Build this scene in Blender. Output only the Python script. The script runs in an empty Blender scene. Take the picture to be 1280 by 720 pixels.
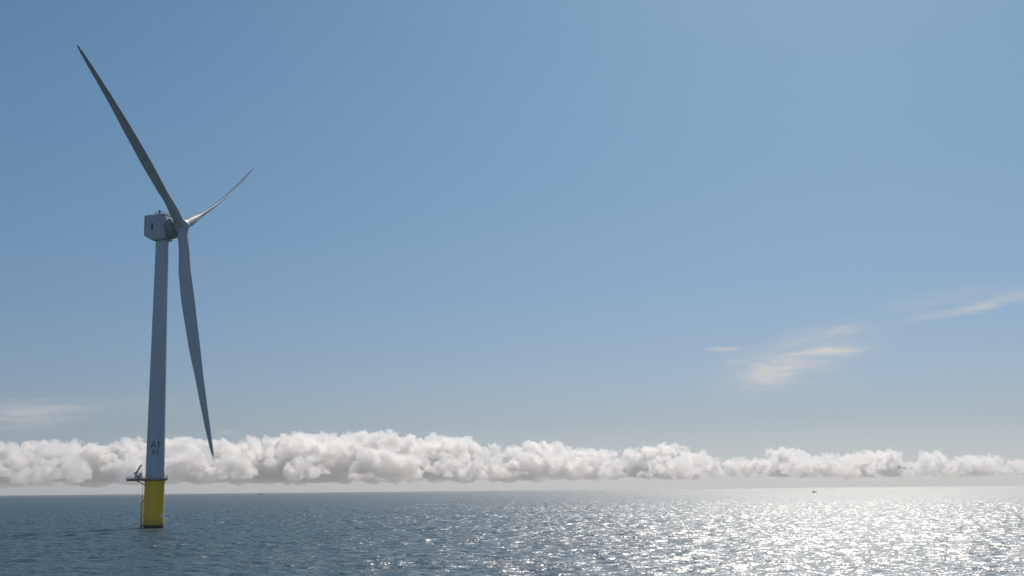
import bpy, bmesh, math, random
import numpy as np
from mathutils import Vector, Matrix

R = math.radians
scene = bpy.context.scene
COL = scene.collection

# ------------------------------------------------------------------ camera
FPX = 1643.76                      # focal length in pixels of a 1280 px wide frame
PITCH, ROLL, CAM_H = 0.152313, 0.009700, 15.855
cam_data = bpy.data.cameras.new('camera')
cam_data.sensor_width = 36.0
cam_data.lens = FPX / 1280 * 36.0
cam_data.clip_start = 1.0
cam_data.clip_end = 300000.0
cam = bpy.data.objects.new('camera', cam_data)
cam.matrix_world = Matrix.Translation((0, 0, CAM_H)) @ Matrix.Rotation(math.pi / 2 + PITCH, 4, 'X') @ Matrix.Rotation(-ROLL, 4, 'Z')
COL.objects.link(cam)
scene.camera = cam


def pixel_dir(px, py):             # world direction through a pixel of the 1280x720 photograph
    v = Vector(((px - 640) / FPX, (360 - py) / FPX, -1.0))
    return (cam.matrix_world.to_3x3() @ v).normalized()


# ------------------------------------------------------------------ light
SUN_EL, SUN_AZ = R(39.0), R(15.0)  # azimuth clockwise from +Y
SUN_STRENGTH, SKY_STRENGTH = 3.0, 0.0525
EXPOSURE = 0.0
HAZE = 1.9e-5
CLOUD_D = 0.0065
CLOUD_G = 0.72
CLOUD_C = (0.995, 0.988, 0.976)
BETA_DEG = 101.0

world = bpy.data.worlds.new('World')
scene.world = world
world.use_nodes = True
wn, wl = world.node_tree.nodes, world.node_tree.links
wn.clear()


def wnode(t, **kw):
    n = wn.new(t)
    for k, v in kw.items():
        setattr(n, k, v)
    return n


def wmath(op, a, b=None, clamp=False):
    n = wnode('ShaderNodeMath', operation=op, use_clamp=clamp)
    for i, s in enumerate((a, b)):
        if s is None:
            continue
        if isinstance(s, (int, float)):
            n.inputs[i].default_value = s
        else:
            wl.new(s, n.inputs[i])
    return n.outputs[0]


sky = wnode('ShaderNodeTexSky', sky_type='NISHITA', sun_disc=False, sun_elevation=SUN_EL,
            sun_rotation=SUN_AZ, altitude=0, air_density=1.0, dust_density=0.6, ozone_density=1.6)
tc = wnode('ShaderNodeTexCoord')
sep = wnode('ShaderNodeSeparateXYZ')
wl.new(tc.outputs['Generated'], sep.inputs[0])
ysafe = wmath('MAXIMUM', sep.outputs[1], 0.05)
comb = wnode('ShaderNodeCombineXYZ')
wl.new(wmath('DIVIDE', sep.outputs[0], ysafe), comb.inputs[0])
wl.new(wmath('DIVIDE', sep.outputs[2], ysafe), comb.inputs[1])
# warp the direction a little so that the wisps fray
nz = wnode('ShaderNodeTexNoise')
nz.inputs['Scale'].default_value = 22
nz.inputs['Detail'].default_value = 4
wl.new(comb.outputs[0], nz.inputs['Vector'])
off = wnode('ShaderNodeVectorMath', operation='MULTIPLY_ADD')
wl.new(nz.outputs['Color'], off.inputs[0])
off.inputs[1].default_value = (0.026, 0.007, 0)
wl.new(comb.outputs[0], off.inputs[2])
off2 = wnode('ShaderNodeVectorMath', operation='SUBTRACT')
wl.new(off.outputs[0], off2.inputs[0])
off2.inputs[1].default_value = (0.013, 0.0035, 0)
# streaky fibre
fm = wnode('ShaderNodeMapping')
fm.inputs['Rotation'].default_value = (0, 0, R(-8))
fm.inputs['Scale'].default_value = (26, 210, 1)
wl.new(off2.outputs[0], fm.inputs['Vector'])
fib = wnode('ShaderNodeTexNoise')
fib.inputs['Scale'].default_value = 1.0
fib.inputs['Detail'].default_value = 6
fib.inputs['Roughness'].default_value = 0.6
wl.new(fm.outputs[0], fib.inputs['Vector'])
fr = wnode('ShaderNodeMapRange', interpolation_type='SMOOTHSTEP')
fr.inputs['From Min'].default_value = 0.3
fr.inputs['From Max'].default_value = 0.68
wl.new(fib.outputs['Fac'], fr.inputs['Value'])

WISPS = [  # px, py, half width, half height, slope deg (up to the right), strength
    (1000, 447, 160, 52, 15, 0.42), (965, 464, 80, 34, 22, 0.34),
    (1045, 438, 75, 9, 3, 0.50), (945, 455, 62, 7, -3, 0.45),
    (902, 438, 30, 6, 2, 0.45), (1052, 411, 44, 9, 5, 0.35),
    (1200, 388, 125, 9, 10, 0.42), (1190, 372, 150, 20, 9, 0.16),
    (1290, 368, 130, 16, 11, 0.26), (1055, 480, 60, 12, 5, 0.10),
    (15, 520, 140, 32, 3, 0.36), (120, 510, 200, 30, 2, 0.10), (287, 540, 20, 6, 0, 0.30),
]
acc = None
for (px, py, hw, hh, ang, st) in WISPS:
    d = pixel_dir(px, py)
    sub = wnode('ShaderNodeVectorMath', operation='SUBTRACT')
    wl.new(off2.outputs[0], sub.inputs[0])
    sub.inputs[1].default_value = (d.x / d.y, d.z / d.y, 0)
    mp = wnode('ShaderNodeMapping')
    a = R(ang)
    rot = wnode('ShaderNodeVectorRotate', rotation_type='Z_AXIS')
    rot.inputs['Angle'].default_value = -a
    wl.new(sub.outputs[0], rot.inputs['Vector'])
    sc_ = wnode('ShaderNodeVectorMath', operation='MULTIPLY')
    wl.new(rot.outputs[0], sc_.inputs[0])
    sc_.inputs[1].default_value = (FPX / hw, FPX / hh, 0)
    wn.remove(mp)
    ln = wnode('ShaderNodeVectorMath', operation='LENGTH')
    wl.new(sc_.outputs[0], ln.inputs[0])
    mr = wnode('ShaderNodeMapRange', interpolation_type='SMOOTHERSTEP')
    mr.inputs['From Min'].default_value = 1.0
    mr.inputs['From Max'].default_value = 0.0
    mr.inputs['To Max'].default_value = st * 1.35
    wl.new(ln.outputs['Value'], mr.inputs['Value'])
    acc = mr.outputs[0] if acc is None else wmath('ADD', acc, mr.outputs[0])
fibs = wmath('MULTIPLY_ADD', fr.outputs[0], 0.75)
wn[-1].inputs[2].default_value = 0.25
wisp = wmath('MULTIPLY', acc, fibs, clamp=True)
front = wmath('GREATER_THAN', sep.outputs[1], 0.06)
wisp = wmath('MULTIPLY', wisp, front)

# white balance of the sky: cool overall, bluer still in the lowest degrees, and brighter
# behind the viewer as an added fill, out of view, for the turbine's shaded side
cA = wnode('ShaderNodeValToRGB')
cA.color_ramp.elements[0].position = 0.0
cA.color_ramp.elements[0].color = (0.360, 0.471, 0.759, 1)
cA.color_ramp.elements[1].position = 0.85
cA.color_ramp.elements[1].color = (0.325, 0.479, 0.556, 1)
for p_, c_ in ((0.10, (0.316, 0.376, 0.523, 1)), (0.22, (0.322, 0.400, 0.517, 1)), (0.40, (0.325, 0.443, 0.522, 1)), (0.58, (0.328, 0.473, 0.544, 1))):
    e_ = cA.color_ramp.elements.new(p_)
    e_.color = c_
wl.new(wmath('MULTIPLY', wmath('ABSOLUTE', sep.outputs[2]), 2.0), cA.inputs['Fac'])
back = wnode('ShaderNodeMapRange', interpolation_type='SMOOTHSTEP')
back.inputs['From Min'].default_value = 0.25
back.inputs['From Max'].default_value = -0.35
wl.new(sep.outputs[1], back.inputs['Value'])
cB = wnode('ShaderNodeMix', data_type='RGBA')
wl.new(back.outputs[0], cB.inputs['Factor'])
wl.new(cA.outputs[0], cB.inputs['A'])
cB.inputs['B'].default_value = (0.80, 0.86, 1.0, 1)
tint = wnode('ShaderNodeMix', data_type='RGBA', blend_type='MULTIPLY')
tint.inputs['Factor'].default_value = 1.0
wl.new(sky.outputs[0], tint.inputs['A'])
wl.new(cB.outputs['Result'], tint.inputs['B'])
mixw = wnode('ShaderNodeMix', data_type='RGBA')
wl.new(wisp, mixw.inputs['Factor'])
wl.new(tint.outputs['Result'], mixw.inputs['A'])
WISP_COL = 5.8
mixw.inputs['B'].default_value = (WISP_COL, WISP_COL * .98, WISP_COL * .97, 1)
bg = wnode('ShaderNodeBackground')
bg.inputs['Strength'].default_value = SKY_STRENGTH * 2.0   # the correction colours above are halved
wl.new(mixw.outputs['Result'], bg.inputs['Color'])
wo = wnode('ShaderNodeOutputWorld')
wl.new(bg.outputs[0], wo.inputs['Surface'])
world.cycles.sampling_method = 'MANUAL'
world.cycles.sample_map_resolution = 1024

sun_data = bpy.data.lights.new('sun', 'SUN')
sun_data.energy = SUN_STRENGTH
sun_data.angle = R(0.53)
sun_data.color = (1.0, 0.91, 0.82)
sun = bpy.data.objects.new('sun', sun_data)
sun_dir = Vector((math.sin(SUN_AZ) * math.cos(SUN_EL), math.cos(SUN_AZ) * math.cos(SUN_EL), math.sin(SUN_EL)))
sun.rotation_euler = sun_dir.to_track_quat('Z', 'Y').to_euler()
COL.objects.link(sun)

vs = scene.view_settings
vs.view_transform = 'Standard'
vs.look = 'None'
vs.exposure = EXPOSURE
vs.gamma = 1.0
vs.use_curve_mapping = False
cy = scene.cycles
cy.max_bounces = 64
cy.volume_bounces = 48
cy.transparent_max_bounces = 64
cy.sample_clamp_direct = 0.0
cy.sample_clamp_indirect = 6.0
cy.use_denoising = True


# ------------------------------------------------------------------ helpers
def material(name, color, rough=0.5, metal=0.0, wear=0.12, scale=0.6, spec=0.5, streak=False):
    """Painted surface: Principled with noise-driven weathering in colour and gloss."""
    m = bpy.data.materials.new(name)
    m.use_nodes = True
    nt = m.node_tree
    b = nt.nodes['Principled BSDF']
    b.inputs['Metallic'].default_value = metal
    b.inputs['Specular IOR Level'].default_value = spec
    tcn = nt.nodes.new('ShaderNodeTexCoord')
    mp = nt.nodes.new('ShaderNodeMapping')
    mp.inputs['Scale'].default_value = (1, 1, 0.08) if streak else (1, 1, 1)
    nt.links.new(tcn.outputs['Object'], mp.inputs['Vector'])
    n = nt.nodes.new('ShaderNodeTexNoise')
    n.inputs['Scale'].default_value = scale
    n.inputs['Detail'].default_value = 6
    n.inputs['Roughness'].default_value = 0.6
    nt.links.new(mp.outputs[0], n.inputs['Vector'])
    r = nt.nodes.new('ShaderNodeValToRGB')
    r.color_ramp.elements[0].position = 0.3
    r.color_ramp.elements[1].position = 0.7
    c = Vector(color)
    lo, hi = c * (1 - wear), c * (1 + wear * .4)
    r.color_ramp.elements[0].color = (*lo, 1)
    r.color_ramp.elements[1].color = (*hi, 1)
    nt.links.new(n.outputs['Fac'], r.inputs['Fac'])
    nt.links.new(r.outputs[0], b.inputs['Base Color'])
    mr = nt.nodes.new('ShaderNodeMapRange')
    mr.inputs['To Min'].default_value = rough * .85
    mr.inputs['To Max'].default_value = min(1, rough * 1.2)
    nt.links.new(n.outputs['Fac'], mr.inputs['Value'])
    nt.links.new(mr.outputs[0], b.inputs['Roughness'])
    return m


def link(name, bm, mat, parent=None, smooth=True):
    me = bpy.data.meshes.new(name)
    bmesh.ops.recalc_face_normals(bm, faces=bm.faces[:])
    bm.to_mesh(me)
    bm.free()
    me.materials.append(mat)
    if smooth:
        me.polygons.foreach_set('use_smooth', [True] * len(me.polygons))
        me.set_sharp_from_angle(angle=R(40))
    o = bpy.data.objects.new(name, me)
    COL.objects.link(o)
    if parent is not None:
        o.parent = parent
    return o


def tag(o, label=None, cat=None, group=None, kind=None):
    for k, v in (('label', label), ('category', cat), ('group', group), ('kind', kind)):
        if v:
            o[k] = v
    return o


def empty(name, loc, rz=0.0):
    o = bpy.data.objects.new(name, None)
    o.location = loc
    o.rotation_euler = (0, 0, rz)
    o.empty_display_size = 2
    COL.objects.link(o)
    return o


def lathe(bm, prof, seg=64, M=Matrix.Identity(4), cap=True):
    """prof: (radius, z) pairs, turned about z."""
    rings = []
    for (r, z) in prof:
        rings.append([bm.verts.new(M @ Vector((r * math.cos(2 * math.pi * k / seg), r * math.sin(2 * math.pi * k / seg), z))) for k in range(seg)])
    for a, b in zip(rings, rings[1:]):
        for k in range(seg):
            bm.faces.new((a[k], a[(k + 1) % seg], b[(k + 1) % seg], b[k]))
    if cap:
        bm.faces.new(rings[0][::-1])
        bm.faces.new(rings[-1])
    return rings


def tube(bm, p, q, r, seg=10):
    p, q = Vector(p), Vector(q)
    d = q - p
    M = Matrix.Translation(p) @ d.to_track_quat('Z', 'Y').to_matrix().to_4x4()
    lathe(bm, [(r, 0), (r, d.length)], seg, M)


def box(bm, lo, hi, M=Matrix.Identity(4), bevel=0.0):
    vs_ = [bm.verts.new(M @ Vector((x, y, z))) for z in (lo[2], hi[2]) for y in (lo[1], hi[1]) for x in (lo[0], hi[0])]
    fs = [bm.faces.new([vs_[i] for i in f]) for f in ((0, 2, 3, 1), (4, 5, 7, 6), (0, 1, 5, 4), (2, 6, 7, 3), (0, 4, 6, 2), (1, 3, 7, 5))]
    if bevel:
        es = {e for f in fs for e in f.edges}
        bmesh.ops.bevel(bm, geom=list(es), offset=bevel, segments=3, profile=0.5, affect='EDGES')


# ------------------------------------------------------------------ water
def build_water():
    rng = np.random.default_rng(11)
    rs = [6.0]
    while rs[-1] < 37500:
        r = rs[-1]
        dr = 2.5 if r < 190 else (0.5 if r < 620 else 0.5 * (r / 620) ** 1.8)
        dr = min(dr, 2500)
        rs.append(r + dr)
    rs = np.array(rs)
    fine = np.radians(np.arange(-27.5, 27.5, 0.06))
    coarse = np.radians(np.linspace(27.5, 332.5, 70)[:-1])
    th = np.concatenate([fine, coarse])
    nr, nt_ = len(rs), len(th)
    dth = np.radians(0.06)
    RR, TT = np.meshgrid(rs, th, indexing='ij')
    X, Y = RR * np.sin(TT), RR * np.cos(TT)
    Z = np.zeros_like(X)
    # wave spacing of the mesh decides which waves it can carry
    sp = np.maximum(np.gradient(rs), rs * dth)[:, None]
    nw = 96
    lam = np.exp(rng.uniform(math.log(1.6), math.log(22), nw))
    ang = rng.normal(R(-62), R(75), nw)
    ph = rng.uniform(0, 2 * math.pi, nw)
    k = 2 * math.pi / lam
    sig = 0.118
    amp = sig * math.sqrt(2 / nw) / k
    for i in range(nw):
        w = np.clip((lam[i] / sp - 2.5) / 3.0, 0, 1)
        rows = np.nonzero(w[:, 0] > 0)[0]
        if len(rows) == 0:
            continue
        n = rows[-1] + 1
        p = k[i] * (X[:n] * math.cos(ang[i]) + Y[:n] * math.sin(ang[i])) + ph[i]
        s = np.sin(p)
        Z[:n] += w[:n] * amp[i] * (s + 0.18 * np.cos(2 * p))
    Z[RR > 9000] = 0
    Z[:, len(fine):] *= 0.0
    co = np.stack([X, Y, Z], -1).reshape(-1, 3)
    i = np.arange(nr - 1)[:, None] * nt_
    j = np.arange(nt_)[None, :]
    j2 = (j + 1) % nt_
    q = np.stack([i + j, i + nt_ + j, i + nt_ + j2, i + j2], -1).reshape(-1, 4)
    # close the middle
    cidx = len(co)
    co = np.concatenate([co, [[0, 0, 0]]])
    jj = np.arange(nt_)
    tri = np.stack([np.full(nt_, cidx), jj, (jj + 1) % nt_], -1)
    me = bpy.data.meshes.new('water')
    me.vertices.add(len(co))
    me.vertices.foreach_set('co', co.astype(np.float32).ravel())
    nl = q.size + tri.size
    me.loops.add(nl)
    me.loops.foreach_set('vertex_index', np.concatenate([q.ravel(), tri.ravel()]).astype(np.int32))
    npoly = len(q) + len(tri)
    me.polygons.add(npoly)
    st = np.concatenate([np.arange(len(q)) * 4, len(q) * 4 + np.arange(len(tri)) * 3]).astype(np.int32)
    me.polygons.foreach_set('loop_start', st)
    me.polygons.foreach_set('use_smooth', np.ones(npoly, dtype=bool))
    me.update(calc_edges=True)
    if me.polygons[0].normal.z < 0:
        me.flip_normals()
    o = bpy.data.objects.new('water', me)
    COL.objects.link(o)
    o['kind'] = 'structure'

    m = bpy.data.materials.new('sea_water')
    m.use_nodes = True
    nt = m.node_tree
    b = nt.nodes['Principled BSDF']
    b.inputs['Base Color'].default_value = (0.042, 0.084, 0.094, 1)
    b.inputs['IOR'].default_value = 1.333
    b.inputs['Roughness'].default_value = 0.29
    tcn = nt.nodes.new('ShaderNodeTexCoord')
    geo = nt.nodes.new('ShaderNodeNewGeometry')
    lenn = nt.nodes.new('ShaderNodeVectorMath')
    lenn.operation = 'LENGTH'
    nt.links.new(tcn.outputs['Object'], lenn.inputs[0])

    def slope(scale, st, far=None, stretch=(1, 1, 1), detail=1.0):
        mp = nt.nodes.new('ShaderNodeMapping')
        mp.inputs['Scale'].default_value = stretch
        mp.inputs['Rotation'].default_value = (0, 0, R(24))
        nt.links.new(tcn.outputs['Object'], mp.inputs['Vector'])
        n = nt.nodes.new('ShaderNodeTexNoise')
        n.noise_dimensions = '2D'
        n.inputs['Scale'].default_value = scale
        n.inputs['Detail'].default_value = detail
        n.inputs['Roughness'].default_value = 0.6
        nt.links.new(mp.outputs[0], n.inputs['Vector'])
        s = nt.nodes.new('ShaderNodeVectorMath')
        s.operation = 'SUBTRACT'
        nt.links.new(n.outputs['Color'], s.inputs[0])
        s.inputs[1].default_value = (0.5, 0.5, 0.5)
        t = nt.nodes.new('ShaderNodeVectorMath')
        t.operation = 'MULTIPLY'
        nt.links.new(s.outputs[0], t.inputs[0])
        t.inputs[1].default_value = (st, st, 0)
        if far:
            mr = nt.nodes.new('ShaderNodeMapRange')
            mr.inputs['From Min'].default_value = far[0]
            mr.inputs['From Max'].default_value = far[1]
            nt.links.new(lenn.outputs['Value'], mr.inputs['Value'])
            u = nt.nodes.new('ShaderNodeVectorMath')
            u.operation = 'SCALE'
            nt.links.new(t.outputs[0], u.inputs[0])
            nt.links.new(mr.outputs[0], u.inputs['Scale'])
            return u.outputs[0]
        return t.outputs[0]

    # waves too small to resolve far out add to the gloss spread
    rr_ = nt.nodes.new('ShaderNodeMapRange')
    rr_.inputs['From Min'].default_value = 500
    rr_.inputs['From Max'].default_value = 4500
    rr_.inputs['To Min'].default_value = 0.31
    rr_.inputs['To Max'].default_value = 0.43
    nt.links.new(lenn.outputs['Value'], rr_.inputs['Value'])
    nt.links.new(rr_.outputs[0], b.inputs['Roughness'])
    parts = [slope(1.6, 0.95, None, (1, .8, 1), 2.0), slope(4.5, 0.6),
             slope(0.35, 0.95, (-300, 900)), slope(0.10, 0.55, (800, 4500))]
    gm = nt.nodes.new('ShaderNodeMapping')
    gm.inputs['Rotation'].default_value = (0, 0, R(-20))
    gm.inputs['Scale'].default_value = (0.004, 0.011, 1)
    nt.links.new(tcn.outputs['Object'], gm.inputs['Vector'])
    gn = nt.nodes.new('ShaderNodeTexNoise')
    gn.noise_dimensions = '2D'
    gn.inputs['Scale'].default_value = 1.0
    gn.inputs['Detail'].default_value = 3
    nt.links.new(gm.outputs[0], gn.inputs['Vector'])
    gr = nt.nodes.new('ShaderNodeMapRange')
    gr.inputs['From Min'].default_value = 0.3
    gr.inputs['From Max'].default_value = 0.7
    gr.inputs['To Min'].default_value = 0.72
    gr.inputs['To Max'].default_value = 1.22
    nt.links.new(gn.outputs['Fac'], gr.inputs['Value'])
    cur = geo.outputs['Normal']
    for p in parts:
        a = nt.nodes.new('ShaderNodeVectorMath')
        a.operation = 'ADD'
        nt.links.new(cur, a.inputs[0])
        g_ = nt.nodes.new('ShaderNodeVectorMath')
        g_.operation = 'SCALE'
        nt.links.new(p, g_.inputs[0])
        nt.links.new(gr.outputs[0], g_.inputs['Scale'])
        nt.links.new(g_.outputs[0], a.inputs[1])
        cur = a.outputs[0]
    nn = nt.nodes.new('ShaderNodeVectorMath')
    nn.operation = 'NORMALIZE'
    nt.links.new(cur, nn.inputs[0])
    nt.links.new(nn.outputs[0], b.inputs['Normal'])
    me.materials.append(m)


build_water()


# ------------------------------------------------------------------ cumulus bank on the horizon
def build_clouds():
    rng = random.Random(5)
    D0 = 44000.0
    mpp = D0 / FPX
    prof = [(-900, 548), (-400, 556), (-150, 550), (0, 553), (60, 551), (110, 550), (150, 545), (200, 549), (250, 546), (290, 543), (340, 548),
            (380, 541), (430, 547), (470, 541), (510, 549), (550, 546), (600, 555), (640, 552), (690, 551), (735, 561), (790, 558),
            (830, 555), (870, 564), (920, 563), (985, 561), (1040, 567), (1085, 563), (1130, 563), (1200, 568), (1280, 570), (1500, 570), (1900, 560)]

    def top(px):
        for (a, ya), (b, yb) in zip(prof, prof[1:]):
            if a <= px <= b:
                return ya + (yb - ya) * (px - a) / (b - a)
        return 560

    hor = lambda px: 618.2 - (618.2 - 606.4) * px / 1280
    verts, faces = [], []
    base_ico = {}
    for lv in (2, 3):
        t = bmesh.new()
        bmesh.ops.create_icosphere(t, subdivisions=lv, radius=1)
        base_ico[lv] = (np.array([v.co[:] for v in t.verts]), np.array([[v.index for v in f.verts] for f in t.faces]))
        t.free()
    zb = zc = 14.0 * mpp
    cnt = 0

    def ball(c, r, lv=2, sq=1.0):
        nonlocal cnt
        v, f = base_ico[lv]
        p = v * np.array([r, r, r * sq]) + np.array(c)
        p[:, 2] = np.maximum(p[:, 2], zc + 0.15 * (p[:, 2] - zc))
        verts.append(p)
        faces.append(f + cnt)
        cnt += len(p)

    px = -700.0
    while px < 1950:
        H = 1.08 * ((hor(px) - top(px)) * mpp - zb)          # tower height of this cumulus
        nl = rng.randint(3, 5)
        for _ in range(nl):
            x0 = (px + rng.uniform(-30, 30) - 640) * mpp
            y0 = D0 + rng.uniform(0, 3500)
            zc = zb + mpp * rng.choice((-4, -2, -1, 0, 2, 5))
            h = max(520, H * rng.choice((0.97, 0.93, 0.85, 0.7, 0.5)) * (y0 / D0))
            if rng.random() < 0.38:                 # a nearer, lower row with sunlit heads of its own
                y0 = D0 - rng.uniform(2300, 3300)
                h = max(260, H * rng.choice((0.28, 0.4, 0.52, 0.62)))
                zc = zb + mpp * rng.choice((-3, 0, 3, 8))
            # a stack of swelling lumps
            rb = h * rng.uniform(0.24, 0.34)
            z = zb + rb * 0.6
            while z + rb * 0.5 < zb + h:
                for _k in range(rng.randint(3, 6)):
                    c = (x0 + rng.uniform(-1, 1) * h * 0.85 * (1 - 0.6 * (z - zb) / h), y0 + rng.uniform(-1, 1) * h * .5, z + rng.uniform(-.2, .2) * rb)
                    r = min(rb * rng.uniform(.7, 1.1), zb + h - c[2])
                    if r < 60:
                        continue
                    ball(c, r, 3, rng.uniform(.6, .9))
                    for _j in range(14):
                        d = Vector((rng.gauss(0, 1), rng.gauss(0, 1), rng.gauss(0.35, 1))).normalized()
                        rr = r * rng.uniform(.2, .46)
                        cc = Vector(c) + d * r * 0.85
                        if cc.z + rr < zb + h * 1.06:
                            ball(cc, rr, 2, rng.uniform(.6, 1.0))
                z += rb * 0.75
                rb *= 0.86
        px += rng.uniform(20, 42) if px < 820 else rng.uniform(16, 30)
    co = np.concatenate(verts)
    fa = np.concatenate(faces)
    me = bpy.data.meshes.new('cloud_bank')
    me.from_pydata(co.tolist(), [], fa.tolist())
    o = bpy.data.objects.new('cloud_bank', me)
    COL.objects.link(o)
    rm = o.modifiers.new('remesh', 'REMESH')
    rm.mode = 'VOXEL'
    rm.voxel_size = 21
    for nm, ty, size, st in (('billow', 'VORONOI', 260, -110), ('puff', 'VORONOI', 95, -75), ('fray', 'CLOUDS', 50, 35)):
        tx = bpy.data.textures.new(nm, ty)
        tx.noise_scale = size
        if ty == 'VORONOI':
            tx.distance_metric = 'DISTANCE'
        dm = o.modifiers.new(nm, 'DISPLACE')
        dm.texture = tx
        dm.texture_coords = 'LOCAL'
        dm.strength = st
        dm.mid_level = 0.5
    m = bpy.data.materials.new('cloud_vapour')
    m.use_nodes = True
    nt = m.node_tree
    nt.nodes.clear()
    v = nt.nodes.new('ShaderNodeVolumePrincipled')
    v.inputs['Color'].default_value = (*CLOUD_C, 1)
    v.inputs['Density'].default_value = CLOUD_D
    v.inputs['Anisotropy'].default_value = CLOUD_G
    out = nt.nodes.new('ShaderNodeOutputMaterial')
    nt.links.new(v.outputs[0], out.inputs['Volume'])
    m.cycles.homogeneous_volume = True
    me.materials.append(m)
    tag(o, 'long bank of cream white cumulus clouds low along the horizon', 'clouds', kind='stuff')


build_clouds()


# ------------------------------------------------------------------ sea haze
def build_haze():
    bm = bmesh.new()
    box(bm, (-39000, -39000, -14.0), (39000, 39000, 262.0))
    m = bpy.data.materials.new('sea_haze')
    m.use_nodes = True
    nt = m.node_tree
    nt.nodes.clear()
    v = nt.nodes.new('ShaderNodeVolumePrincipled')
    v.inputs['Color'].default_value = (1.0, 0.965, 0.93, 1)
    v.inputs['Density'].default_value = HAZE
    v.inputs['Anisotropy'].default_value = 0.4
    out = nt.nodes.new('ShaderNodeOutputMaterial')
    nt.links.new(v.outputs[0], out.inputs['Volume'])
    m.cycles.homogeneous_volume = True
    o = link('haze', bm, m, None, False)
    o['kind'] = 'stuff'


build_haze()

# ------------------------------------------------------------------ materials
M_PAINT = material('turbine_grey_paint', (0.42, 0.45, 0.48), 0.38, wear=0.08, scale=0.25, streak=True)
M_BLADE = material('blade_grey_gelcoat', (0.43, 0.44, 0.45), 0.55, wear=0.06, scale=0.2)
M_NAC = material('nacelle_grey_fibreglass', (0.40, 0.41, 0.43), 0.45, wear=0.10, scale=0.5)
M_DARK = material('dark_grey_steel', (0.15, 0.155, 0.16), 0.5, wear=0.2)
M_GEN = material('generator_grey_paint', (0.25, 0.255, 0.26), 0.5, wear=0.2)
M_DECK = material('weathered_deck_steel', (0.25, 0.22, 0.18), 0.55, wear=0.3)
M_SLOT = material('black_louvre', (0.02, 0.02, 0.022), 0.6)
M_YELLOW = material('yellow_marine_paint', (0.82, 0.49, 0.010), 0.45, wear=0.14, scale=0.5, streak=True)
M_SPLASH = material('weedy_splash_zone', (0.035, 0.035, 0.022), 0.7, wear=0.4)
M_GALV = material('galvanised_steel', (0.36, 0.36, 0.36), 0.45, metal=0.4, wear=0.2)
M_RED = material('red_safety_paint', (0.45, 0.06, 0.05), 0.45)
M_WHITE = material('white_marine_paint', (0.78, 0.77, 0.75), 0.4)
M_INK = material('black_lettering', (0.115, 0.12, 0.14), 0.6)
M_HULL = material('dark_hull_paint', (0.03, 0.035, 0.045), 0.4)

# ------------------------------------------------------------------ wind turbine
TX, TY, HUB_Z = -166.19, 614.92, 141.11
YAW, TILT = 0.186208, 0.147203          # rotor axis: right, a little towards the camera, raised
OVERHANG, ROT_R, TH1, CONE = 9.877, 110.83, -1.01705, 3.98
turbine = empty('wind_turbine', (TX, TY, 0))
tag(turbine, 'tall grey offshore wind turbine with three blades on a yellow foundation in the sea', 'wind turbine')

# yellow coat gone to weed and dirt with a ragged edge near the water
def add_waterline(m):
    nt = m.node_tree
    b = nt.nodes['Principled BSDF']
    src = b.inputs['Base Color'].links[0].from_socket
    g = nt.nodes.new('ShaderNodeTexCoord')
    sp = nt.nodes.new('ShaderNodeSeparateXYZ')
    nt.links.new(g.outputs['Object'], sp.inputs[0])
    n = nt.nodes.new('ShaderNodeTexNoise')
    n.inputs['Scale'].default_value = 1.1
    n.inputs['Detail'].default_value = 6
    nt.links.new(g.outputs['Object'], n.inputs['Vector'])
    a = nt.nodes.new('ShaderNodeMath')
    a.operation = 'MULTIPLY_ADD'
    nt.links.new(n.outputs['Fac'], a.inputs[0])
    a.inputs[1].default_value = -3.2
    nt.links.new(sp.outputs[2], a.inputs[2])
    for lo, hi, col in ((-0.2, 3.6, (0.30, 0.20, 0.03, 1)), (-0.5, 0.3, (0.035, 0.035, 0.02, 1))):
        r = nt.nodes.new('ShaderNodeMapRange')
        r.inputs['From Min'].default_value = hi
        r.inputs['From Max'].default_value = lo
        r.inputs['To Max'].default_value = 0.55 if hi > 1 else 0.95
        nt.links.new(a.outputs[0], r.inputs['Value'])
        x = nt.nodes.new('ShaderNodeMix')
        x.data_type = 'RGBA'
        nt.links.new(r.outputs[0], x.inputs['Factor'])
        nt.links.new(src, x.inputs['A'])
        x.inputs['B'].default_value = col
        src = x.outputs['Result']
    nt.links.new(src, b.inputs['Base Color'])


add_waterline(M_YELLOW)

# foundation: transition piece, dark splash zone, boat landing
PLAT_Z, R_TP = 22.6, 4.55
bm = bmesh.new()
lathe(bm, [(R_TP, 1.2), (R_TP, 20.9), (R_TP + .12, 20.95), (R_TP + .12, 21.3), (R_TP, 21.35), (R_TP, PLAT_Z)], 96)
found = link('foundation', bm, M_YELLOW, turbine)
bm = bmesh.new()
lathe(bm, [(R_TP - .02, -12), (R_TP - .02, 0.6), (R_TP - .004, 1.2)], 96)
link('splash_zone', bm, M_SPLASH, found)
AC = math.atan2(-TY, -TX)               # direction from the tower to the camera
AL = AC - R(90) - R(8)                  # left limb as the camera sees it


def on_ring(a, r, z):
    return Vector((r * math.cos(a), r * math.sin(a), z))


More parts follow.
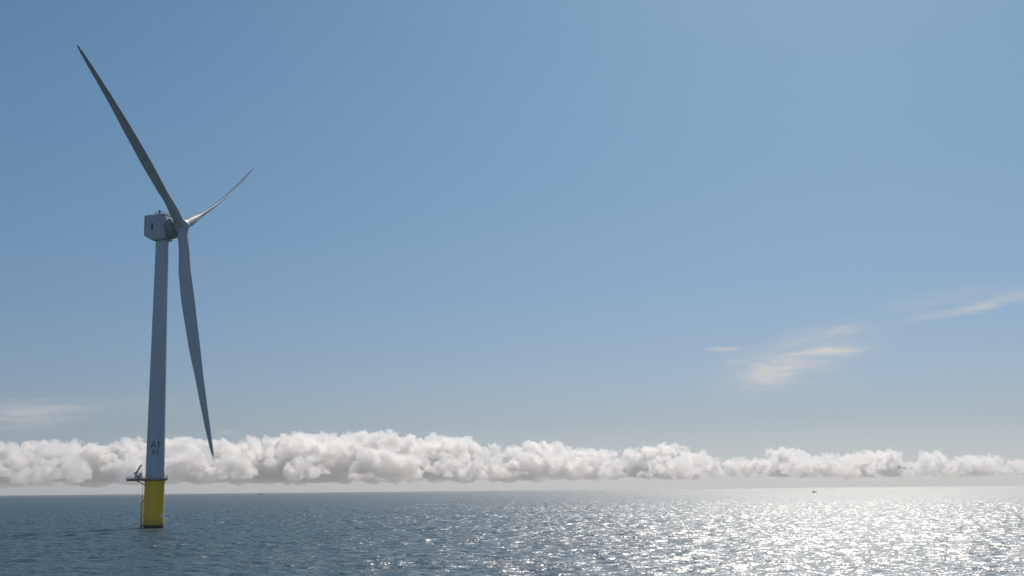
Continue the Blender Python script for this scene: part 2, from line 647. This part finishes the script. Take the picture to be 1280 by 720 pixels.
bm = bmesh.new()
for da in (-.16, .16):
    tube(bm, on_ring(AL + da, R_TP + 1.05, -3), on_ring(AL + da, R_TP + 1.05, 11.8), .28, 14)
    for z in (1.0, 5.2, 9.6):
        tube(bm, on_ring(AL + da, R_TP + 1.05, z), on_ring(AL + da, R_TP - .1, z + .35), .17)
    tube(bm, on_ring(AL + da, R_TP + 1.05, 11.8), on_ring(AL + da, R_TP - .1, 13.0), .22)
landing = link('boat_landing', bm, M_YELLOW, found)
bm = bmesh.new()
for da in (-.055, .055):
    tube(bm, on_ring(AL + da, R_TP + .9, -2), on_ring(AL + da, R_TP + .9, PLAT_Z + .9), .06, 8)
for k in range(60):
    z = -1.5 + k * .4
    tube(bm, on_ring(AL - .055, R_TP + .9, z), on_ring(AL + .055, R_TP + .9, z), .03, 6)
link('ladder', bm, M_YELLOW, found)
bm = bmesh.new()
am = AC + R(46)
Mx = Matrix.Translation(on_ring(am, R_TP + .08, 5.6)) @ Matrix.Rotation(am, 4, 'Z')
box(bm, (-.1, -.55, -.6), (.14, .55, .6), Mx, .04)  # white plate standing in for a small glint on the yellow foundation
link('glint_plate', bm, M_WHITE, found, False)

# working platform with railing, crane and cabinets
bm = bmesh.new()
lathe(bm, [(R_TP - .01, PLAT_Z - 1.1), (5.9, PLAT_Z - .6), (5.95, PLAT_Z), (3.5, PLAT_Z + .02)], 72)
AX = AC - R(90) + R(6)                  # laydown deck reaches out to the left
Mp = Matrix.Rotation(AX, 4, 'Z')
box(bm, (3.0, -2.6, PLAT_Z - 1.1), (12.6, 2.6, PLAT_Z + .035), Mp, .06)
for yy in (-1.9, 1.9):
    tube(bm, Mp @ Vector((9.0, yy, PLAT_Z - .6)), Mp @ Vector((4.2, yy, PLAT_Z - 3.0)), .16)
plat = link('platform', bm, M_DECK, turbine, True)
bm = bmesh.new()
pts = []
n = 40
for k in range(n + 1):
    a = AX + R(27) + (2 * math.pi - R(54)) * k / n
    pts.append(on_ring(a, 5.8, PLAT_Z))
for q in ((9.0, -2.5), (12.5, -2.5), (12.5, 0), (12.5, 2.5), (9.0, 2.5)):
    pts.append(Mp @ Vector((q[0], q[1], PLAT_Z)))
pts.append(pts[0].copy())
for a, b in zip(pts, pts[1:]):
    tube(bm, a, a + Vector((0, 0, 1.15)), .035, 6)
    for h in (.12, .6, 1.15):
        tube(bm, a + Vector((0, 0, h)), b + Vector((0, 0, h)), .03, 6)
link('railing', bm, M_GALV, plat)
bm = bmesh.new()
P = lambda x, y, z: Mp @ Vector((x, y, PLAT_Z + z))
tube(bm, P(8.6, 0, 0), P(8.6, 0, 2.6), .38, 16)
tube(bm, P(8.6, 0, 2.3), P(6.3, -.2, 6.3), .36, 12)
tube(bm, P(6.3, -.2, 6.3), P(5.7, -.2, 5.8), .2, 10)
tube(bm, P(8.4, 0, 1.3), P(7.4, -.1, 4.3), .2, 8)
box(bm, (8.2, -.5, PLAT_Z + 2.0), (9.5, .5, PLAT_Z + 3.0), Mp, .05)
link('davit_crane', bm, M_PAINT, plat)
bm = bmesh.new()
box(bm, (5.6, -1.9, PLAT_Z + .04), (7.1, -.5, PLAT_Z + 2.7), Mp, .06)
link('equipment_cabinet', bm, M_WHITE, plat, False)
bm = bmesh.new()
box(bm, (7.3, .6, PLAT_Z + .04), (8.1, 1.9, PLAT_Z + 1.7), Mp, .05)
link('equipment_cabinet', bm, M_RED, plat, False)

# tower
R_B, R_T, TOW_TOP = 4.30, 2.95, HUB_Z - 6.3
bm = bmesh.new()
prof = []
for k in range(6):
    t = k / 5
    z = PLAT_Z + .02 + (TOW_TOP - PLAT_Z) * t
    r = R_B + (R_T - R_B) * (t if t < .4 else .4 + .6 * ((t - .4) / .6))
    if 0 < k < 5:
        prof += [(r, z - .1), (r + .035, z - .09), (r + .035, z + .09), (r, z + .1)]
    else:
        prof.append((r, z))
lathe(bm, prof, 96)
tower = link('tower', bm, M_PAINT, turbine)
t_r = lambda z: R_B + (R_T - R_B) * (z - PLAT_Z) / (TOW_TOP - PLAT_Z)

# lettering that follows the round of the tower, turned to the camera
GLYPH = {'A': [((0, 0), (.5, 1)), ((.5, 1), (1, 0)), ((.2, .36), (.8, .36))],
         '1': [((.5, 0), (.5, 1)), ((.5, 1), (.25, .8))],
         '0': [((.1, 0), (.9, 0)), ((.9, 0), (.9, 1)), ((.9, 1), (.1, 1)), ((.1, 1), (.1, 0))]}


def stroke(bm, p, q, w, x0, z0, sx, sz, a0):
    p, q = Vector(p), Vector(q)
    a, b = Vector((x0 + p.x * sx, z0 + p.y * sz)), Vector((x0 + q.x * sx, z0 + q.y * sz))
    d = (b - a).normalized()
    nrm = Vector((-d.y, d.x)) * w / 2
    a, b = a - d * w * .3, b + d * w * .3
    N = 8
    prev = None
    for k in range(N + 1):
        c = a.lerp(b, k / N)
        cur = []
        for s in (c + nrm, c - nrm):
            rr = t_r(s.y) + .045
            cur.append(bm.verts.new(on_ring(a0 + s.x / rr, rr, s.y)))
        if prev:
            bm.faces.new((prev[0], prev[1], cur[1], cur[0]))
        prev = cur


bm = bmesh.new()
for ch, x0, z0, sx, sz, w in (('A', -2.3, 36.6, 2.4, 3.0, .5), ('1', .65, 36.6, 1.4, 3.0, .6), ('0', -1.5, 33.9, 1.1, 1.7, .4), ('1', .1, 33.9, 1.2, 1.7, .5)):
    for p, q in GLYPH[ch]:
        stroke(bm, p, q, w, x0, z0, sx, sz, AC)
link('marking', bm, M_INK, tower, False)
bm = bmesh.new()
ad = AC + R(70)
Md = Matrix.Rotation(ad, 4, 'Z')
box(bm, (R_B - .3, -.55, PLAT_Z + .3), (R_B + .06, .55, PLAT_Z + 2.7), Md, .05)
link('door', bm, M_DARK, tower, False)

# nacelle frame: x forward along the rotor axis, y to the far side, z up
ca, sa, ct, st_ = math.cos(YAW), math.sin(YAW), math.cos(TILT), math.sin(TILT)
axv = Vector((ct * ca, -ct * sa, st_))
ev = Vector((sa, ca, 0))
uv = ev.cross(axv) * -1
if uv.z < 0:
    uv = -uv
HUB = Vector((0, 0, HUB_Z - OVERHANG * st_)) + axv * OVERHANG     # relative to the turbine's base
# the nacelle is level, only the drive train is tilted
nx, ny = Vector((ca, -sa, 0)), ev
NM = Matrix(((nx.x, ny.x, 0, 0), (nx.y, ny.y, 0, 0), (nx.z, ny.z, 1, HUB_Z - 1.0), (0, 0, 0, 1)))
bm = bmesh.new()
sec = [  # x, half width, z low, z high
    (-7.4, 4.1, -3.4, 6.0), (-7.0, 4.5, -3.8, 6.4), (-3.4, 4.6, -5.8, 6.5), (1.0, 4.6, -5.8, 6.5), (3.2, 4.3, -5.2, 5.6)]
rings = []
for (x, hw, zl, zh) in sec:
    c = .55
    poly = [(-hw + c, zl), (hw - c, zl), (hw, zl + c), (hw, zh - c), (hw - c, zh), (-hw + c, zh), (-hw, zh - c), (-hw, zl + c)]
    rings.append([bm.verts.new(NM @ Vector((x, y, z))) for y, z in poly])
for a, b in zip(rings, rings[1:]):
    for k in range(8):
        bm.faces.new((a[k], a[(k + 1) % 8], b[(k + 1) % 8], b[k]))
bm.faces.new(rings[0])
bm.faces.new(rings[-1])
bmesh.ops.bevel(bm, geom=bm.edges[:], offset=.12, segments=2, profile=.5, affect='EDGES')
nac = link('nacelle', bm, M_NAC, turbine)
bm = bmesh.new()
box(bm, (-3.6, -4.70, -1.0), (-2.7, -4.5, 2.3), NM, .04)
link('louvre', bm, M_SLOT, nac, False)
for x in (-4.6, -1.2, 1.2):
    bm = bmesh.new()
    box(bm, (x - .05, -4.66, -4.4), (x + .05, -4.55, 5.8), NM)
    link('panel_joint', bm, M_GEN, nac, False)
bm = bmesh.new()
box(bm, (-7.6, -3.6, -3.0), (-7.2, 3.6, 5.4), NM, .05)
link('cooler_grille', bm, M_SLOT, nac, False)
bm = bmesh.new()
box(bm, (-2.6, -3.6, 6.5), (2.2, 3.6, 6.8), NM, .05)
link('hoist_platform', bm, M_GALV, nac, False)
bm = bmesh.new()
cr = [(-2.6, -3.6), (2.2, -3.6), (2.2, 3.6), (-2.6, 3.6)]
for (a, b) in zip(cr, cr[1:] + cr[:1]):
    for k in range(6):
        x, y = a[0] + (b[0] - a[0]) * k / 6, a[1] + (b[1] - a[1]) * k / 6
        tube(bm, NM @ Vector((x, y, 6.75)), NM @ Vector((x, y, 7.9)), .06, 6)
    for h in (7.25, 7.9):
        tube(bm, NM @ Vector((a[0], a[1], h)), NM @ Vector((b[0], b[1], h)), .06, 6)
link('hoist_railing', bm, M_RED, nac)
bm = bmesh.new()
tube(bm, NM @ Vector((-.6, -2.6, 6.7)), NM @ Vector((-.6, -2.6, 8.1)), .35, 12)
lathe(bm, [(.55, 8.0), (.6, 8.2), (.55, 8.7), (.2, 8.95)], 16, NM @ Matrix.Translation((-.6, -2.6, 0)))
link('beacon', bm, M_DARK, nac)
bm = bmesh.new()
tube(bm, NM @ Vector((-6.4, -1, 6.3)), NM @ Vector((-6.4, -1, 7.9)), .07, 6)
tube(bm, NM @ Vector((-6.4, -1.6, 7.8)), NM @ Vector((-6.4, -.4, 7.8)), .05, 6)
link('wind_sensor', bm, M_DARK, nac)
bm = bmesh.new()
for lo, hi in (((-7.2, -4.62, -3.2), (-6.6, -4.50, 6.0)),):
    box(bm, lo, hi, NM, .03)
link('side_panel', bm, M_GEN, nac, False)
bm = bmesh.new()
lathe(bm, [(R_T + .0, TOW_TOP - .3), (R_T + .35, TOW_TOP - .1), (R_T + .35, TOW_TOP + .9)], 64)
link('yaw_collar', bm, M_DARK, turbine)

# generator ring and hub, turned about the tilted axis
AM = Matrix(((ev.x, uv.x, axv.x, HUB.x), (ev.y, uv.y, axv.y, HUB.y), (ev.z, uv.z, axv.z, HUB.z), (0, 0, 0, 1)))
bm = bmesh.new()
lathe(bm, [(3.9, -7.4), (4.9, -7.1), (5.0, -6.6), (5.0, -5.9), (4.8, -5.8), (4.8, -5.5), (5.0, -5.4), (5.0, -3.7), (4.6, -3.4), (3.2, -3.1)], 72, AM)
gen = link('generator', bm, M_GEN, turbine)
bm = bmesh.new()
lathe(bm, [(2.9, -3.3), (3.1, -2.2), (3.35, -1.2), (3.4, 0.2), (3.1, 1.6), (2.3, 2.7), (1.1, 3.3), (.2, 3.45)], 64, AM)
hub = link('hub', bm, M_NAC, turbine)

# blades: feathered, so their chords lie along the rotor axis
BETA0, PREBEND, R0 = R(BETA_DEG), 10.0, 2.2


def airfoil(tc_, n=18):
    """closed loop of (x from leading edge 0..1, y) with thickness ratio tc_"""
    pts = []
    for k in range(n + 1):
        x = .5 * (1 - math.cos(math.pi * k / n))
        y = 5 * tc_ * (.2969 * math.sqrt(x) - .126 * x - .3516 * x * x + .2843 * x ** 3 - .1036 * x ** 4)
        pts.append((x, y))
    up = pts
    lo = [(x, -y * .75) for x, y in pts[1:-1]][::-1]
    return up + lo


def interp(tab, s):
    for (a, va), (b, vb) in zip(tab, tab[1:]):
        if s <= b:
            t = (s - a) / (b - a)
            t = t * t * (3 - 2 * t) * .5 + t * .5
            return va + (vb - va) * t
    return tab[-1][1]


CHORD = [(0, 4.7), (.04, 4.75), (.12, 5.2), (.22, 5.9), (.32, 6.2), (.5, 5.4), (.7, 3.6), (.85, 2.6), (.95, 1.7), (.985, 1.0), (1, .25)]
THICK = [(0, 1.0), (.04, .96), (.12, .62), (.22, .40), (.35, .30), (.55, .23), (.8, .19), (1, .16)]
TWIST = [(0, 14), (.2, 12), (.4, 6), (.7, 2), (1, 0)]
ROUND = [(0, 1), (.03, 1), (.18, 0), (1, 0)]
for i in range(3):
    t = TH1 + (0, 4 * math.pi / 3, 2 * math.pi / 3)[i]
    span_tip = math.sin(t) * ev + math.cos(t) * uv
    rot = math.cos(t) * ev - math.sin(t) * uv             # way the blade would turn
    nb = math.cos(BETA0) * axv - math.sin(BETA0) * rot
    L = ROT_R - R0
    bm = bmesh.new()
    prev = None
    NS = 70
    for k in range(NS + 1):
        s = k / NS
        bend = PREBEND * (s ** 2.0 - s)                   # bows against the turning direction, tip on the fitted ray
        cen = HUB + span_tip * (R0 + L * s) + axv * CONE * (s * .6 + .4 * s * s) + nb * bend
        be = BETA0 + R(interp(TWIST, s))
        le = math.cos(be) * rot + math.sin(be) * axv
        nn_ = math.cos(be) * axv - math.sin(be) * rot
        c, tk, ro = interp(CHORD, s), interp(THICK, s), interp(ROUND, s)
        af = airfoil(tk)
        ring = []
        N = len(af)
        pa = .5 * ro + .34 * (1 - ro)
        for (x, y) in af:
            ax_, ay_ = (pa - x) * c, -y * c               # suction side away from the pressure normal
            a = math.atan2(y, .5 - x)
            cxr, cyr = .5 * c * math.cos(a), -.5 * c * math.sin(a)
            px_, py_ = ax_ * (1 - ro) + cxr * ro, ay_ * (1 - ro) + cyr * ro
            ring.append(bm.verts.new(cen + le * px_ + nn_ * py_))
        if prev:
            for q in range(N):
                bm.faces.new((prev[q], prev[(q + 1) % N], ring[(q + 1) % N], ring[q]))
        else:
            bm.faces.new(ring)
        prev = ring
    bm.faces.new(prev)
    bl = link('blade', bm, M_BLADE, turbine)
    bm = bmesh.new()
    q = span_tip.to_track_quat('Z', 'Y').to_matrix().to_4x4()
    lathe(bm, [(2.75, 1.2), (2.75, 2.6), (2.55, 3.3), (2.42, 3.35)], 40, Matrix.Translation(HUB) @ q)
    link('root_collar', bm, M_NAC, bl)


# ------------------------------------------------------------------ boats
def hull(bm, L, B, H, z0, sheer=.6):
    secs = [(-.5, .86, 0.0), (-.3, 1.0, 0.0), (.05, 1.0, .05), (.3, .72, .3), (.42, .40, .65), (.5, .04, 1.0)]
    rings = []
    for (x, w, s) in secs:
        zt = z0 + H + sheer * s
        rings.append([bm.verts.new((x * L, y * B / 2 * w, z)) for y, z in ((-1, zt), (-.86, z0 + .4 * H), (-.45, z0 - .8), (.45, z0 - .8), (.86, z0 + .4 * H), (1, zt))])
    for a, b in zip(rings, rings[1:]):
        for k in range(6):
            bm.faces.new((a[k], a[(k + 1) % 6], b[(k + 1) % 6], b[k]))
    bm.faces.new(rings[0])
    bm.faces.new(rings[-1])


def water_point(px, py):
    d = pixel_dir(px, py)
    t = -CAM_H / d.z
    return Vector((d.x * t, d.y * t, 0))


wp = water_point(1018, 615.6)
boat = empty('fishing_boat', wp, R(172))
tag(boat, 'small dark fishing boat on the bright glittering water at right', 'boat')
bm = bmesh.new()
hull(bm, 14.5, 4.6, 1.9, 0, 1.2)
link('hull', bm, M_HULL, boat, False)
bm = bmesh.new()
box(bm, (-.6, -1.5, 1.9), (3.2, 1.5, 4.4), bevel=.1)
box(bm, (-.9, -1.7, 4.4), (3.5, 1.7, 4.6), bevel=.04)
cab = link('wheelhouse', bm, M_DARK, boat, False)
for y in (-1.56, 1.5):
    for x in (-.2, 1.0, 2.1):
        bm = bmesh.new()
        box(bm, (x, y, 3.1), (x + .8, y + .06, 3.9))
        link('window', bm, M_SLOT, cab, False)
bm = bmesh.new()
tube(bm, (-.2, 0, 4.5), (-.2, 0, 7.2), .09)
link('mast', bm, M_DARK, boat)
bm = bmesh.new()
tube(bm, (-5.4, 0, 1.8), (-5.0, 0, 4.6), .1)
tube(bm, (-5.04, -1.7, 4.2), (-5.04, 1.7, 4.2), .08)
link('net_gantry', bm, M_DARK, boat)

d = pixel_dir(326, 617.2)
DS = 9000.0
ship = empty('cargo_ship', (d.x / d.y * DS, DS, 0), R(8))
tag(ship, 'tiny grey ship far away on the horizon right of the turbine', 'ship')
bm = bmesh.new()
hull(bm, 26, 7, 4.0, 0, 1.5)
link('hull', bm, M_HULL, ship, False)
bm = bmesh.new()
box(bm, (-9, -2.6, 4.0), (-3, 2.6, 9.0), bevel=.2)
box(bm, (-8, -2.9, 9.0), (-4, 2.9, 11.0), bevel=.15)
link('superstructure', bm, M_DARK, ship, False)
bm = bmesh.new()
tube(bm, (-6, 0, 11), (-6, 0, 15), .2)
link('mast', bm, M_DARK, ship)
bm = bmesh.new()
tube(bm, (6, 0, 4), (6, 0, 10), .2)
link('mast', bm, M_DARK, ship)
